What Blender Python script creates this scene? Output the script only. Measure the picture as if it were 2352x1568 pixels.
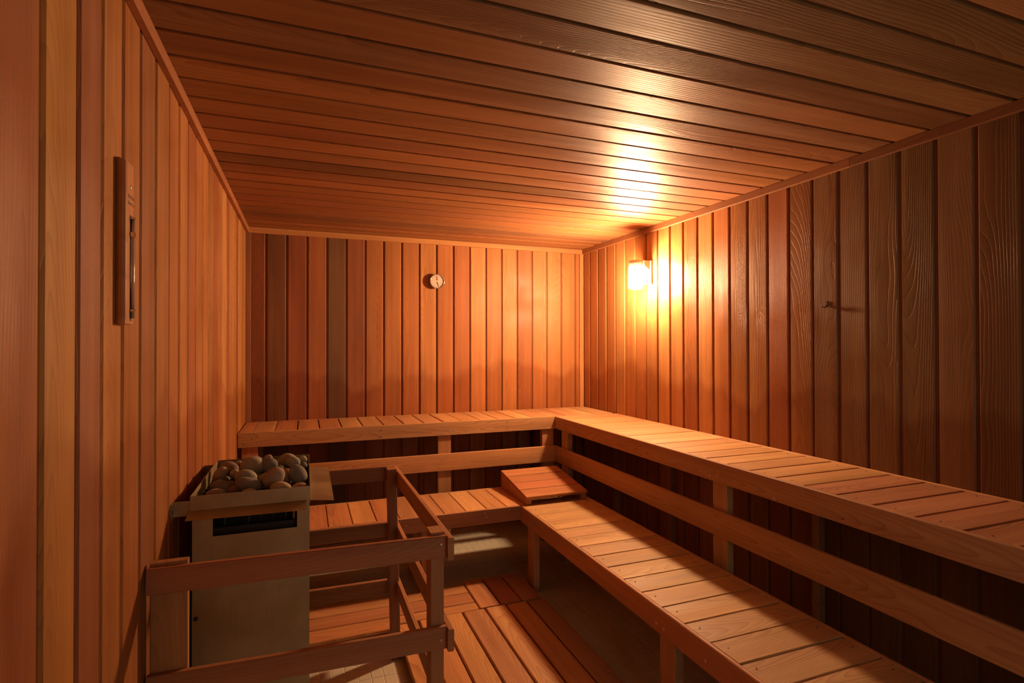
import bpy, bmesh, math, random
from mathutils import Vector, Matrix

for _o in list(bpy.data.objects):
    bpy.data.objects.remove(_o, do_unlink=True)
S = bpy.context.scene
COL = S.collection
RNG = random.Random(7)

# ------------------------------------------------------------------ camera, world, exposure
W, D, H = 2.5864, 4.0877, 2.2268          # room: x 0..W, back wall y = D, ceiling z = H
FY = -0.36                                # front wall (behind the photographer)
cam = bpy.data.cameras.new('camera')
cam.sensor_width = 36.0
cam.lens = 1244.895 / 2352 * 36.0
cam.shift_y = -1.22 / 2352
cam.clip_start = 0.02
cam_ob = bpy.data.objects.new('camera', cam)
COL.objects.link(cam_ob)
CR = Vector((0.93407, -0.3571, -0.00148)); CU = Vector((-0.00134, -0.00763, 0.99997)); CF = Vector((0.3571, 0.93404, 0.0076))
CAM = Vector((0.37464, 0.0, 1.42055))
cam_ob.matrix_world = Matrix(((CR.x, CU.x, -CF.x, CAM.x), (CR.y, CU.y, -CF.y, CAM.y), (CR.z, CU.z, -CF.z, CAM.z), (0, 0, 0, 1)))
S.camera = cam_ob

world = bpy.data.worlds.new('world')
S.world = world
world.use_nodes = True
_bg = world.node_tree.nodes['Background']
_bg.inputs['Color'].default_value = (0.93, 1.0, 0.78, 1)     # added neutral fill light, let in through the invented doorway
_bg.inputs['Strength'].default_value = 1.15

S.view_settings.view_transform = 'Standard'
S.view_settings.look = 'None'
S.view_settings.gamma = 1.0
S.view_settings.use_curve_mapping = False
S.view_settings.exposure = 0.0
S.cycles.max_bounces = 10
S.cycles.diffuse_bounces = 6
S.cycles.glossy_bounces = 4
S.cycles.sample_clamp_indirect = 6.0
S.cycles.caustics_reflective = False
S.cycles.caustics_refractive = False
LAMP_COLOR = (1.0, 0.58, 0.30, 1)
LAMP_STRENGTH = 1230.0

# ------------------------------------------------------------------ node helpers
def nodes_of(m):
    m.use_nodes = True
    nt = m.node_tree
    return nt, nt.nodes['Principled BSDF']

class NB:
    """small helper to wire shader nodes"""
    def __init__(self, nt):
        self.nt = nt
    def put(self, sock, v):
        if isinstance(v, bpy.types.NodeSocket):
            self.nt.links.new(v, sock)
        else:
            sock.default_value = v
    def math(self, op, a, b=None, c=None, clamp=False):
        n = self.nt.nodes.new('ShaderNodeMath'); n.operation = op; n.use_clamp = clamp
        self.put(n.inputs[0], a)
        if b is not None: self.put(n.inputs[1], b)
        if c is not None: self.put(n.inputs[2], c)
        return n.outputs[0]
    def vec(self, op, a, b=None):
        n = self.nt.nodes.new('ShaderNodeVectorMath'); n.operation = op
        self.put(n.inputs[0], a)
        if b is not None: self.put(n.inputs[1], b)
        return n.outputs[0]
    def comb(self, x, y, z):
        n = self.nt.nodes.new('ShaderNodeCombineXYZ')
        for s, v in zip(n.inputs, (x, y, z)): self.put(s, v)
        return n.outputs[0]
    def sep(self, v):
        n = self.nt.nodes.new('ShaderNodeSeparateXYZ'); self.put(n.inputs[0], v)
        return n.outputs
    def noise(self, vec, scale, detail=2.0, rough=0.5, dist=0.0):
        n = self.nt.nodes.new('ShaderNodeTexNoise')
        self.put(n.inputs['Vector'], vec)
        n.inputs['Scale'].default_value = scale
        n.inputs['Detail'].default_value = detail
        n.inputs['Roughness'].default_value = rough
        n.inputs['Distortion'].default_value = dist
        return n.outputs['Fac']
    def mix(self, fac, a, b, blend='MIX'):
        n = self.nt.nodes.new('ShaderNodeMix'); n.data_type = 'RGBA'; n.blend_type = blend
        self.put(n.inputs[0], fac); self.put(n.inputs[6], a); self.put(n.inputs[7], b)
        return n.outputs[2]
    def remap(self, v, a, b, c, d, smooth=False):
        n = self.nt.nodes.new('ShaderNodeMapRange')
        if smooth: n.interpolation_type = 'SMOOTHSTEP'
        self.put(n.inputs[0], v)
        for i, q in enumerate((a, b, c, d)): n.inputs[i + 1].default_value = q
        return n.outputs[0]
    def bump(self, h, strength, dist):
        n = self.nt.nodes.new('ShaderNodeBump')
        n.inputs['Strength'].default_value = strength
        n.inputs['Distance'].default_value = dist
        self.put(n.inputs['Height'], h)
        return n.outputs[0]

def wood_material(name, rough_lo, rough_hi, spec, bump, stain=False, wear=0.0, grain=1.0):
    """cedar: the tone of each board is its object colour, the growth rings are cut through a tilted log"""
    m = bpy.data.materials.new(name)
    nt, p = nodes_of(m)
    b = NB(nt)
    info = nt.nodes.new('ShaderNodeObjectInfo')
    tc = nt.nodes.new('ShaderNodeTexCoord')
    rnd = info.outputs['Random']
    wn = nt.nodes.new('ShaderNodeTexWhiteNoise'); wn.noise_dimensions = '1D'
    b.put(wn.inputs['W'], b.math('MULTIPLY', rnd, 917.3))
    wc = nt.nodes.new('ShaderNodeSeparateColor'); b.put(wc.inputs[0], wn.outputs['Color'])
    r1, r2, r3 = wc.outputs
    x, y, z = b.sep(tc.outputs['Object'])
    off = b.math('MULTIPLY', rnd, 61.7)
    xo = b.math('ADD', x, off)
    lf = b.noise(b.comb(b.math('MULTIPLY', xo, 1.1), b.math('MULTIPLY', y, 5.0), off), 1.0, 2.0)
    lf2 = b.noise(b.comb(b.math('MULTIPLY', xo, 4.0), b.math('MULTIPLY', y, 22.0), off), 1.0, 2.0)
    yc = b.math('MULTIPLY', b.math('SUBTRACT', r1, 0.5), 0.20)
    yy = b.math('ADD', b.math('SUBTRACT', y, yc), b.math('MULTIPLY', b.math('SUBTRACT', lf, 0.5), 0.05))
    slope = b.math('MULTIPLY', b.math('SUBTRACT', r3, 0.5), 0.16)
    zz = b.math('ADD', b.math('ADD', b.math('MULTIPLY', r2, 0.09), 0.012), b.math('MULTIPLY', x, slope))
    zz = b.math('ADD', zz, b.math('MULTIPLY', b.math('SUBTRACT', lf, 0.5), 0.10))
    rad = b.math('SQRT', b.math('ADD', b.math('MULTIPLY', yy, yy), b.math('MULTIPLY', zz, zz)))
    rad = b.math('ADD', rad, b.math('MULTIPLY', lf2, 0.004))
    ring = b.math('FRACT', b.math('MULTIPLY', rad, b.math('ADD', 95.0, b.math('MULTIPLY', r2, 90.0))))
    ring = b.math('POWER', ring, 3.0)
    fall = b.remap(ring, 0.90, 1.0, 1.0, 0.2)
    ring = b.math('MULTIPLY', ring, fall)
    fibre = b.noise(b.comb(b.math('MULTIPLY', xo, 5.0), b.math('MULTIPLY', y, 330.0), b.math('MULTIPLY', z, 330.0)), 1.0, 2.0)
    blotch = b.noise(b.comb(b.math('MULTIPLY', xo, 1.4), b.math('MULTIPLY', y, 9.0), off), 1.0, 3.0)
    streak = b.noise(b.comb(b.math('MULTIPLY', xo, 0.5), b.math('MULTIPLY', y, 34.0), b.math('ADD', off, 9.0)), 1.0, 1.0)
    tone = info.outputs['Color']
    dark = b.mix(1.0, tone, (0.66, 0.50, 0.46, 1), 'MULTIPLY')
    warm = b.mix(1.0, tone, (1.20, 1.36, 1.30, 1), 'MULTIPLY')
    c = b.mix(b.remap(streak, 0.36, 0.66, 0.0, 0.55, True), tone, warm)
    c = b.mix(b.math('MULTIPLY', ring, b.math('ADD', 0.38 * grain, b.math('MULTIPLY', r1, 0.42 * grain))), c, dark)
    v = b.math('ADD', b.remap(blotch, 0.25, 0.75, 0.80, 1.16), b.remap(fibre, 0.2, 0.8, -0.075, 0.075))
    c = b.mix(1.0, c, b.comb(v, v, v), 'MULTIPLY')
    # small dark knots and dashes
    dash = b.noise(b.comb(b.math('MULTIPLY', xo, 9.0), b.math('MULTIPLY', y, 120.0), off), 1.0, 1.0)
    c = b.mix(b.remap(dash, 0.74, 0.80, 0.0, 0.45), c, dark)
    gloss_noise = blotch
    if stain:
        # tide marks left on the boards by people leaning on them: an irregular darker band low on the wall
        geo = nt.nodes.new('ShaderNodeNewGeometry')
        gx, gy, gz = b.sep(geo.outputs['Position'])
        along = b.math('ADD', gx, gy)
        w1 = b.noise(b.comb(b.math('MULTIPLY', along, 2.6), b.math('MULTIPLY', gz, 1.2), 0.0), 1.0, 3.0, 0.55)
        edge = b.math('ADD', gz, b.math('MULTIPLY', b.math('SUBTRACT', w1, 0.5), 0.62))
        mask = b.remap(edge, 1.17, 1.27, 1.0, 0.0, True)
        mask = b.math('MULTIPLY', mask, b.remap(w1, 0.25, 0.7, 0.55, 1.0))
        c = b.mix(mask, c, b.mix(1.0, c, (0.74, 0.60, 0.52, 1), 'MULTIPLY'))
        gloss_noise = b.noise(b.comb(b.math('MULTIPLY', along, 3.1), b.math('MULTIPLY', gz, 4.2), 3.0), 1.0, 2.0)
    if wear:
        wr = b.noise(b.comb(b.math('MULTIPLY', xo, 6.0), b.math('MULTIPLY', y, 40.0), off), 1.0, 4.0, 0.65)
        c = b.mix(b.remap(wr, 0.60, 0.75, 0.0, wear), c, b.mix(1.0, c, (0.62, 0.55, 0.5, 1), 'MULTIPLY'))
    b.put(p.inputs['Base Color'], c)
    rg = b.math('ADD', b.remap(gloss_noise, 0.3, 0.7, rough_lo, rough_hi), b.math('MULTIPLY', ring, 0.06))
    b.put(p.inputs['Roughness'], rg)
    p.inputs['Specular IOR Level'].default_value = spec
    h = b.math('ADD', b.math('MULTIPLY', ring, -1.0), b.math('MULTIPLY', fibre, 0.55))
    h = b.math('ADD', h, b.math('MULTIPLY', lf2, 1.2))
    b.put(p.inputs['Normal'], b.bump(h, bump, 0.0011))
    return m

def plain_material(name, color, rough=0.5, metal=0.0, spec=0.5, var=0.12, scale=12.0, bump=0.0):
    m = bpy.data.materials.new(name)
    nt, p = nodes_of(m)
    b = NB(nt)
    tc = nt.nodes.new('ShaderNodeTexCoord')
    n = b.noise(tc.outputs['Object'], scale, 4.0)
    f = b.remap(n, 0.3, 0.7, 1 - var, 1 + var)
    b.put(p.inputs['Base Color'], b.mix(1.0, (*color, 1), b.comb(f, f, f), 'MULTIPLY'))
    b.put(p.inputs['Roughness'], b.remap(n, 0.3, 0.7, max(0.02, rough - 0.06), min(1, rough + 0.06)))
    p.inputs['Metallic'].default_value = metal
    p.inputs['Specular IOR Level'].default_value = spec
    if bump:
        b.put(p.inputs['Normal'], b.bump(b.noise(tc.outputs['Object'], scale * 6, 3.0), bump, 0.002))
    return m

def steel_material():
    m = bpy.data.materials.new('stainless_steel')
    nt, p = nodes_of(m)
    b = NB(nt)
    tc = nt.nodes.new('ShaderNodeTexCoord')
    x, y, z = b.sep(tc.outputs['Object'])
    brush = b.noise(b.comb(b.math('MULTIPLY', x, 260.0), b.math('MULTIPLY', y, 260.0), b.math('MULTIPLY', z, 3.0)), 1.0, 2.0)
    cloud = b.noise(tc.outputs['Object'], 5.5, 4.0, 0.55)
    c = b.mix(b.remap(cloud, 0.35, 0.68, 0.0, 1.0, True), (0.37, 0.32, 0.19, 1), (0.48, 0.41, 0.26, 1))
    f = b.remap(brush, 0.2, 0.8, 0.93, 1.07)
    b.put(p.inputs['Base Color'], b.mix(1.0, c, b.comb(f, f, f), 'MULTIPLY'))
    b.put(p.inputs['Roughness'], b.math('ADD', b.remap(brush, 0.2, 0.8, 0.40, 0.50), b.remap(cloud, 0.3, 0.7, -0.04, 0.08)))
    p.inputs['Metallic'].default_value = 0.9
    b.put(p.inputs['Normal'], b.bump(brush, 0.12, 0.0004))
    return m

def stone_material():
    m = bpy.data.materials.new('river_stone')
    nt, p = nodes_of(m)
    b = NB(nt)
    info = nt.nodes.new('ShaderNodeObjectInfo')
    tc = nt.nodes.new('ShaderNodeTexCoord')
    v = b.vec('ADD', tc.outputs['Object'], b.comb(b.math('MULTIPLY', info.outputs['Random'], 37.0), 0.0, 0.0))
    n1 = b.noise(v, 38.0, 5.0, 0.6)
    n2 = b.noise(v, 16.0, 2.0)
    f = b.math('ADD', b.remap(n1, 0.3, 0.7, 0.86, 1.12), b.remap(n2, 0.35, 0.65, -0.10, 0.10))
    c = b.mix(1.0, info.outputs['Color'], b.comb(f, f, f), 'MULTIPLY')
    c = b.mix(b.remap(b.noise(v, 60.0, 3.0), 0.64, 0.72, 0.0, 0.5), c, (0.07, 0.055, 0.045, 1))
    b.put(p.inputs['Base Color'], c)
    p.inputs['Roughness'].default_value = 0.78
    p.inputs['Specular IOR Level'].default_value = 0.25
    b.put(p.inputs['Normal'], b.bump(n1, 0.25, 0.002))
    return m

def tile_material():
    m = bpy.data.materials.new('mosaic_tile')
    nt, p = nodes_of(m)
    b = NB(nt)
    info = nt.nodes.new('ShaderNodeObjectInfo')
    geo = nt.nodes.new('ShaderNodeNewGeometry')
    n = b.noise(geo.outputs['Position'], 34.0, 4.0)
    n2 = b.noise(geo.outputs['Position'], 4.0, 2.0)
    f = b.math('ADD', b.remap(n, 0.3, 0.7, 0.93, 1.06), b.remap(n2, 0.3, 0.7, -0.06, 0.06))
    f = b.math('ADD', f, b.math('MULTIPLY', b.math('SUBTRACT', info.outputs['Random'], 0.5), 0.06))
    b.put(p.inputs['Base Color'], b.mix(1.0, (0.53, 0.49, 0.38, 1), b.comb(f, f, f), 'MULTIPLY'))
    p.inputs['Roughness'].default_value = 0.55
    return m

def emit_material(name, color, strength):
    m = bpy.data.materials.new(name)
    nt, p = nodes_of(m)
    b = NB(nt)
    p.inputs['Base Color'].default_value = (0.9, 0.85, 0.78, 1)
    p.inputs['Roughness'].default_value = 0.25
    p.inputs['Emission Color'].default_value = color
    # the frosted jar is a little brighter round the bulb at mid height
    tc = nt.nodes.new('ShaderNodeTexCoord')
    z = b.sep(tc.outputs['Object'])[2]
    g = b.math('MULTIPLY', b.remap(b.math('ABSOLUTE', z), 0.0, 0.08, 1.12, 0.82), b.remap(z, 0.066, 0.0755, 1.0, 0.03, True))  # emission also cut at the top so the cap reads darker
    # added falloff: emission cut towards the right and back walls to tame glare
    jx, jy, jz = b.sep(tc.outputs['Object'])
    back = b.remap(b.math('ADD', b.math('MULTIPLY', jx, 0.80), b.math('MULTIPLY', jy, 0.45)), -0.018, 0.036, 1.0, 0.10, True)
    b.put(p.inputs['Emission Strength'], b.math('MULTIPLY', b.math('MULTIPLY', g, back), strength))
    return m

M = {}
M['wall'] = wood_material('varnished_cedar_wall', 0.28, 0.56, 0.22, 0.40, stain=True, grain=0.65)
M['ceiling'] = wood_material('varnished_cedar_ceiling', 0.38, 0.52, 0.17, 0.60, grain=0.85)
M['bench'] = wood_material('bench_cedar', 0.45, 0.62, 0.3, 0.40, wear=0.5)
M['rail'] = wood_material('rail_cedar', 0.50, 0.65, 0.3, 0.30, wear=0.3, grain=0.5)
M['steel'] = steel_material()
M['stone'] = stone_material()
M['tile'] = tile_material()
M['grout'] = plain_material('pale_grout', (0.60, 0.54, 0.40), 0.9, 0, 0.2, 0.10, 30.0)
M['black'] = plain_material('blackened_steel', (0.035, 0.032, 0.03), 0.55, 0.3, 0.4, 0.2)
M['rod'] = plain_material('dull_metal_rod', (0.30, 0.29, 0.26), 0.42, 0.8)
M['screw'] = plain_material('zinc_screw', (0.55, 0.45, 0.34), 0.35, 0.8)
M['nail'] = plain_material('dark_nail', (0.035, 0.022, 0.015), 0.6, 0.2)
M['white_metal'] = plain_material('white_enamel', (0.66, 0.60, 0.52), 0.4, 0.0, 0.4, 0.03)
M['chrome'] = plain_material('chrome', (0.82, 0.80, 0.76), 0.12, 1.0, 0.5, 0.02)
M['dial'] = plain_material('ivory_dial', (0.56, 0.49, 0.40), 0.45, 0.0, 0.4, 0.06)
M['red'] = plain_material('red_paint', (0.50, 0.03, 0.02), 0.5)
M['ink'] = plain_material('black_ink', (0.04, 0.025, 0.02), 0.6)
M['lamp_glass'] = emit_material('lit_frosted_glass', LAMP_COLOR, LAMP_STRENGTH)
def glass_material():
    m = bpy.data.materials.new('thermometer_glass')
    nt, p = nodes_of(m)
    b = NB(nt)
    tc = nt.nodes.new('ShaderNodeTexCoord')
    n = b.noise(tc.outputs['Object'], 40.0, 2.0)
    b.put(p.inputs['Base Color'], b.mix(n, (0.55, 0.42, 0.36, 1), (0.70, 0.60, 0.52, 1)))
    p.inputs['Roughness'].default_value = 0.06
    p.inputs['Transmission Weight'].default_value = 0.55
    return m
M['glass'] = glass_material()

# ------------------------------------------------------------------ object helpers
def link(name, me, parent=None, mat=None):
    o = bpy.data.objects.new(name, me)
    COL.objects.link(o)
    if mat is not None and me is not None and not me.materials:
        me.materials.append(mat)
    if parent is not None:
        o.parent = parent
    return o

def thing(name, label, cat, loc=(0, 0, 0), group=None):
    o = bpy.data.objects.new(name, None)
    COL.objects.link(o)
    o.location = loc
    o.empty_display_size = 0.05
    o['label'] = label; o['category'] = cat
    if group: o['group'] = group
    return o

def tag(o, label, cat, group=None):
    o['label'] = label; o['category'] = cat
    if group: o['group'] = group
    return o

def place(o, world_loc):
    """set a world position for a child of an unrotated parent"""
    w = Vector(world_loc)
    o.location = w - (o.parent.location if o.parent else Vector((0, 0, 0)))

AX = {'x': Vector((1, 0, 0)), 'y': Vector((0, 1, 0)), 'z': Vector((0, 0, 1)),
      '-x': Vector((-1, 0, 0)), '-y': Vector((0, -1, 0)), '-z': Vector((0, 0, -1))}
_cache = {}
def bar_mesh(L, Wd, T, c, mat):
    """a board: length along X, width along Y, thickness along Z, its four long edges eased"""
    key = (round(L, 4), round(Wd, 4), round(T, 4), round(c, 4), mat.name)
    if key in _cache: return _cache[key]
    h, w, t = L / 2, Wd / 2, T / 2
    prof = [(-w + c, -t), (w - c, -t), (w, -t + c), (w, t - c), (w - c, t), (-w + c, t), (-w, t - c), (-w, -t + c)]
    vs = [(-h, a, b) for a, b in prof] + [(h, a, b) for a, b in prof]
    fs = [[i, i + 8, (i + 1) % 8 + 8, (i + 1) % 8] for i in range(8)]
    fs = [[i, (i + 1) % 8, (i + 1) % 8 + 8, i + 8] for i in range(8)]
    fs += [list(range(7, -1, -1)), list(range(8, 16))]
    me = bpy.data.meshes.new('board')
    me.from_pydata(vs, [], fs)
    me.materials.append(mat)
    me.update()
    _cache[key] = me
    return me

def tone_jitter(t, amt=0.08, gain=0.78, gb=(1.0, 1.0)):
    k = (1 + RNG.uniform(-amt, amt)) * gain
    return (t[0] * k, t[1] * gb[0] * k * (1 + RNG.uniform(-amt, amt) * 0.5), t[2] * gb[1] * k * (1 + RNG.uniform(-amt, amt) * 0.5), 1)

def board(name, parent, lo, hi, grain, normal, tone, mat, c=0.0015, jitter=0.08):
    """an axis-aligned wooden piece filling the box lo..hi"""
    lo, hi = Vector(lo), Vector(hi)
    g, n = AX[grain], AX[normal]
    wv = n.cross(g)
    size = hi - lo
    dim = lambda v: abs(v.x) * size.x + abs(v.y) * size.y + abs(v.z) * size.z
    me = bar_mesh(dim(g), dim(wv), dim(n), min(c, dim(n) * 0.3), mat)
    o = link(name, me, parent)
    R = Matrix((g, wv, n)).transposed()
    o.rotation_euler = R.to_euler()
    place(o, (lo + hi) / 2)
    o.color = tone_jitter(tone, jitter, *FINISH[mat.name])
    return o

def beam(name, parent, p0, p1, width, thick, up, tone, mat, c=0.003, jitter=0.06):
    """a wooden bar between two points; width is measured along up"""
    p0, p1, up = Vector(p0), Vector(p1), Vector(up)
    g = (p1 - p0).normalized()
    wv = (up - g * up.dot(g)).normalized()
    n = g.cross(wv)
    me = bar_mesh((p1 - p0).length, width, thick, c, mat)
    o = link(name, me, parent)
    o.rotation_euler = Matrix((g, wv, n)).transposed().to_euler()
    place(o, (p0 + p1) / 2)
    o.color = tone_jitter(tone, jitter)
    return o

def bm_box(bm, lo, hi):
    vs = [bm.verts.new((x, y, z)) for x in (lo[0], hi[0]) for y in (lo[1], hi[1]) for z in (lo[2], hi[2])]
    for f in ((0, 1, 3, 2), (4, 6, 7, 5), (0, 4, 5, 1), (2, 3, 7, 6), (0, 2, 6, 4), (1, 5, 7, 3)):
        bm.faces.new([vs[i] for i in f])

def bm_disc(bm, c, axis, r, h, seg=12):
    """a short cylinder standing out from c along axis"""
    a = AX[axis]; c = Vector(c)
    u = Vector((a.y, a.z, a.x)); v = a.cross(u)
    A = [bm.verts.new(c + (u * math.cos(2 * math.pi * i / seg) + v * math.sin(2 * math.pi * i / seg)) * r) for i in range(seg)]
    B = [bm.verts.new(p.co + a * h) for p in A]
    for i in range(seg):
        bm.faces.new((A[i], A[(i + 1) % seg], B[(i + 1) % seg], B[i]))
    bm.faces.new(B)
    bm.faces.new(A[::-1])

def bm_tube(bm, pts, r, seg=10):
    pts = [Vector(p) for p in pts]
    rings = []
    for i, p in enumerate(pts):
        d = (pts[min(i + 1, len(pts) - 1)] - pts[max(i - 1, 0)]).normalized()
        u = d.orthogonal().normalized(); v = d.cross(u)
        if rings:
            pu = rings[-1][1]
            u = (pu - d * pu.dot(d)).normalized(); v = d.cross(u)
        rings.append(([bm.verts.new(p + (u * math.cos(2 * math.pi * k / seg) + v * math.sin(2 * math.pi * k / seg)) * r) for k in range(seg)], u))
    for (a, _), (b_, _) in zip(rings, rings[1:]):
        for k in range(seg):
            bm.faces.new((a[k], a[(k + 1) % seg], b_[(k + 1) % seg], b_[k]))
    bm.faces.new(rings[0][0][::-1]); bm.faces.new(rings[-1][0])

def bm_lathe(bm, prof, axis_pt, axis='z', seg=40):
    """prof: (radius, height along axis)"""
    a = AX[axis]; u = Vector((a.y, a.z, a.x)); v = a.cross(u); c = Vector(axis_pt)
    rows = []
    for r, h in prof:
        if r < 1e-6:
            rows.append([bm.verts.new(c + a * h)])
        else:
            rows.append([bm.verts.new(c + a * h + (u * math.cos(2 * math.pi * k / seg) + v * math.sin(2 * math.pi * k / seg)) * r) for k in range(seg)])
    for A, B in zip(rows, rows[1:]):
        for k in range(seg):
            k2 = (k + 1) % seg
            q = []
            for p in ((A, k), (A, k2), (B, k2), (B, k)):
                vtx = p[0][0] if len(p[0]) == 1 else p[0][p[1]]
                if vtx not in q: q.append(vtx)
            if len(q) >= 3: bm.faces.new(q)

def done(name, bm, mat, parent=None, smooth=False, origin=None):
    """origin: world point that becomes the object's origin"""
    bmesh.ops.recalc_face_normals(bm, faces=bm.faces)
    org = Vector(origin) if origin is not None else (parent.location.copy() if parent else Vector((0, 0, 0)))
    if org.length > 0:
        bmesh.ops.translate(bm, verts=bm.verts, vec=-org)
    me = bpy.data.meshes.new(name)
    bm.to_mesh(me); bm.free()
    me.materials.append(mat)
    if smooth:
        for p in me.polygons: p.use_smooth = True
    o = link(name, me, parent)
    place(o, org)
    return o

def screw(parent, c, axis, r=0.005, name='screw', mat=None):
    bm = bmesh.new()
    a = AX[axis]
    # a washer rim with a recessed slotted head
    bm_lathe(bm, [(r, -0.001), (r, 0.0010), (r * 0.72, 0.0014), (r * 0.62, 0.0004), (0, 0.0004)], c, axis, 14)
    return done(name, bm, mat or M['screw'], parent, origin=c)

# finish of each kind of cedar: overall depth of colour, and how yellow it has gone
FINISH = {'varnished_cedar_wall': (0.84, (1.02, 0.94)), 'varnished_cedar_ceiling': (0.66, (1.03, 1.0)),
          'bench_cedar': (0.94, (1.15, 1.22)), 'rail_cedar': (0.92, (1.06, 0.98))}
# tones (albedo of the boards)
ORANGE = (0.50, 0.205, 0.078)
LIGHT = (0.56, 0.255, 0.10)
YELLOW = (0.52, 0.25, 0.085)
RED = (0.40, 0.145, 0.066)
BROWN = (0.27, 0.125, 0.06)
GREEN = (0.20, 0.115, 0.055)

# ------------------------------------------------------------------ structure
def slab(name, lo, hi, mat, color):
    bm = bmesh.new()
    bm_box(bm, lo, hi)
    o = done(name, bm, mat)
    o['kind'] = 'structure'
    o.color = (*color, 1)
    return o

RECESS, PT, GAP = 0.009, 0.018, 0.0125      # groove depth, plank thickness, groove width
BACKING = (0.24, 0.10, 0.045)
wall_back = slab('wall_back', (-0.06, D + RECESS, -0.05), (W + 0.06, D + 0.08, H + 0.06), M['wall'], BACKING)
wall_left = slab('wall_left', (-0.08, FY - 0.08, -0.05), (-RECESS, D + 0.08, H + 0.06), M['wall'], BACKING)
wall_right = slab('wall_right', (W + RECESS, FY - 0.08, -0.05), (W + 0.08, D + 0.08, H + 0.06), M['wall'], BACKING)
ceiling = slab('ceiling', (-0.08, FY - 0.08, H + RECESS), (W + 0.08, D + 0.08, H + 0.08), M['ceiling'], BACKING)

def planks(wall, edges, make, tones, cup=0.009):
    for i, (a, b_) in enumerate(zip(edges, edges[1:])):
        t = tones[i] if i < len(tones) else tones[-1]
        o = make(wall, a + GAP * 0.5, b_ - GAP * 0.5, t)
        # no two boards lie quite flat: a slight twist about the grain
        o.rotation_euler = (o.rotation_euler.to_matrix() @ Matrix.Rotation(RNG.uniform(-cup, cup), 3, 'X')).to_euler()
        o.location += o.rotation_euler.to_matrix() @ Vector((0, 0, RNG.uniform(-0.0006, 0.0009)))

# back wall: vertical planks, left to right
xb = [0.004, 0.125] + [0.125 + 0.1326 * k for k in range(1, 19)] + [W - 0.004]
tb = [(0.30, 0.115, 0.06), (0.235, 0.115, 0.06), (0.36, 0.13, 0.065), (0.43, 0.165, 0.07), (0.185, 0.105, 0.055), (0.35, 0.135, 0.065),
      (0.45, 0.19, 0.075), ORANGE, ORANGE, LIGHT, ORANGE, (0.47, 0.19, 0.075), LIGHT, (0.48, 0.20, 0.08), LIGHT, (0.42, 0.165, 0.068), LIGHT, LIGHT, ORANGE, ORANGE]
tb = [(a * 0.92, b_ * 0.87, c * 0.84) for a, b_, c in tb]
planks(wall_back, xb, lambda w, a, b_, t: board('plank', w, (a, D, 0), (b_, D + PT, H), 'z', '-y', t, M['wall'], 0.0048), tb)
# right wall, from the back corner towards the camera
yr = [D - 0.004, 3.971]
while yr[-1] > FY + 0.05: yr.append(yr[-1] - 0.1320)
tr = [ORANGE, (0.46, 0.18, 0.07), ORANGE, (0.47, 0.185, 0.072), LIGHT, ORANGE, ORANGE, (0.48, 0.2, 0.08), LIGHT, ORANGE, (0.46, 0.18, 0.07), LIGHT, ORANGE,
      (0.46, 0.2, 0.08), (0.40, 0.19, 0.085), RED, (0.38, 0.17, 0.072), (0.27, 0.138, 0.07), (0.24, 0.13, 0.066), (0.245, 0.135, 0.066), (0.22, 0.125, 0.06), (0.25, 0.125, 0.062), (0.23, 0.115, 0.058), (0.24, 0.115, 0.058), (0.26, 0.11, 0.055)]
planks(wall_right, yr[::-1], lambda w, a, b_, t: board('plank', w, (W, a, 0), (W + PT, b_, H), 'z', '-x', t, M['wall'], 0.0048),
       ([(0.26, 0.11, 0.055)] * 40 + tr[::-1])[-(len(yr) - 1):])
# left wall: joint positions as they stand, camera end to back
yl = [1.027, 1.165, 1.288, 1.42, 1.558, 1.703, 1.853, 1.992, 2.133, 2.276, 2.422]
yl = [1.027 - 0.136 * k for k in range(10, 0, -1)] + yl
while yl[-1] < D - 0.14: yl.append(yl[-1] + 0.1376)
yl[-1] = D - 0.004
n0 = yl.index(1.027)
tl = [RED, ORANGE] * (n0 // 2) + [(0.42, 0.16, 0.075)] * (n0 % 2)
tl = tl[:n0 - 1] + [(0.40, 0.155, 0.075)]
tl += [YELLOW, (0.37, 0.15, 0.075), (0.52, 0.235, 0.09), (0.50, 0.21, 0.08), (0.38, 0.15, 0.07), (0.46, 0.19, 0.075), (0.46, 0.18, 0.075), ORANGE, RED, ORANGE,
       ORANGE, (0.48, 0.21, 0.08), RED, ORANGE, LIGHT, RED, LIGHT, ORANGE, RED, YELLOW, ORANGE, LIGHT, ORANGE]
planks(wall_left, yl, lambda w, a, b_, t: board('plank', w, (-PT, a, 0), (0, b_, H), 'z', 'x', t, M['wall'], 0.0048), tl)
# ceiling: planks across the room
yc = [1.073 - 0.1328 * k for k in range(11, 0, -1)] + [1.073 + 0.1328 * k for k in range(0, 23)]
yc = [y for y in yc if y < D - 0.05] + [D - 0.004]
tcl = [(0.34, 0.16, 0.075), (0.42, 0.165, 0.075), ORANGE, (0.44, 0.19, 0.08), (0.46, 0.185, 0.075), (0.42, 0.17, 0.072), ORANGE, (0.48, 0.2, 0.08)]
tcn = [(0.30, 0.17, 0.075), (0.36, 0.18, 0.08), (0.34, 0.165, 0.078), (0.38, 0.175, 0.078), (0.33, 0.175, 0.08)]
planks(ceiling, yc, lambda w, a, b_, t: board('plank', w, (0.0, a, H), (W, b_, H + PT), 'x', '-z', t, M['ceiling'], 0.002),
       [tcl[(i * 5 + 2) % len(tcl)] if i > 12 else tcn[i % 5] for i in range(len(yc))])

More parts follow.
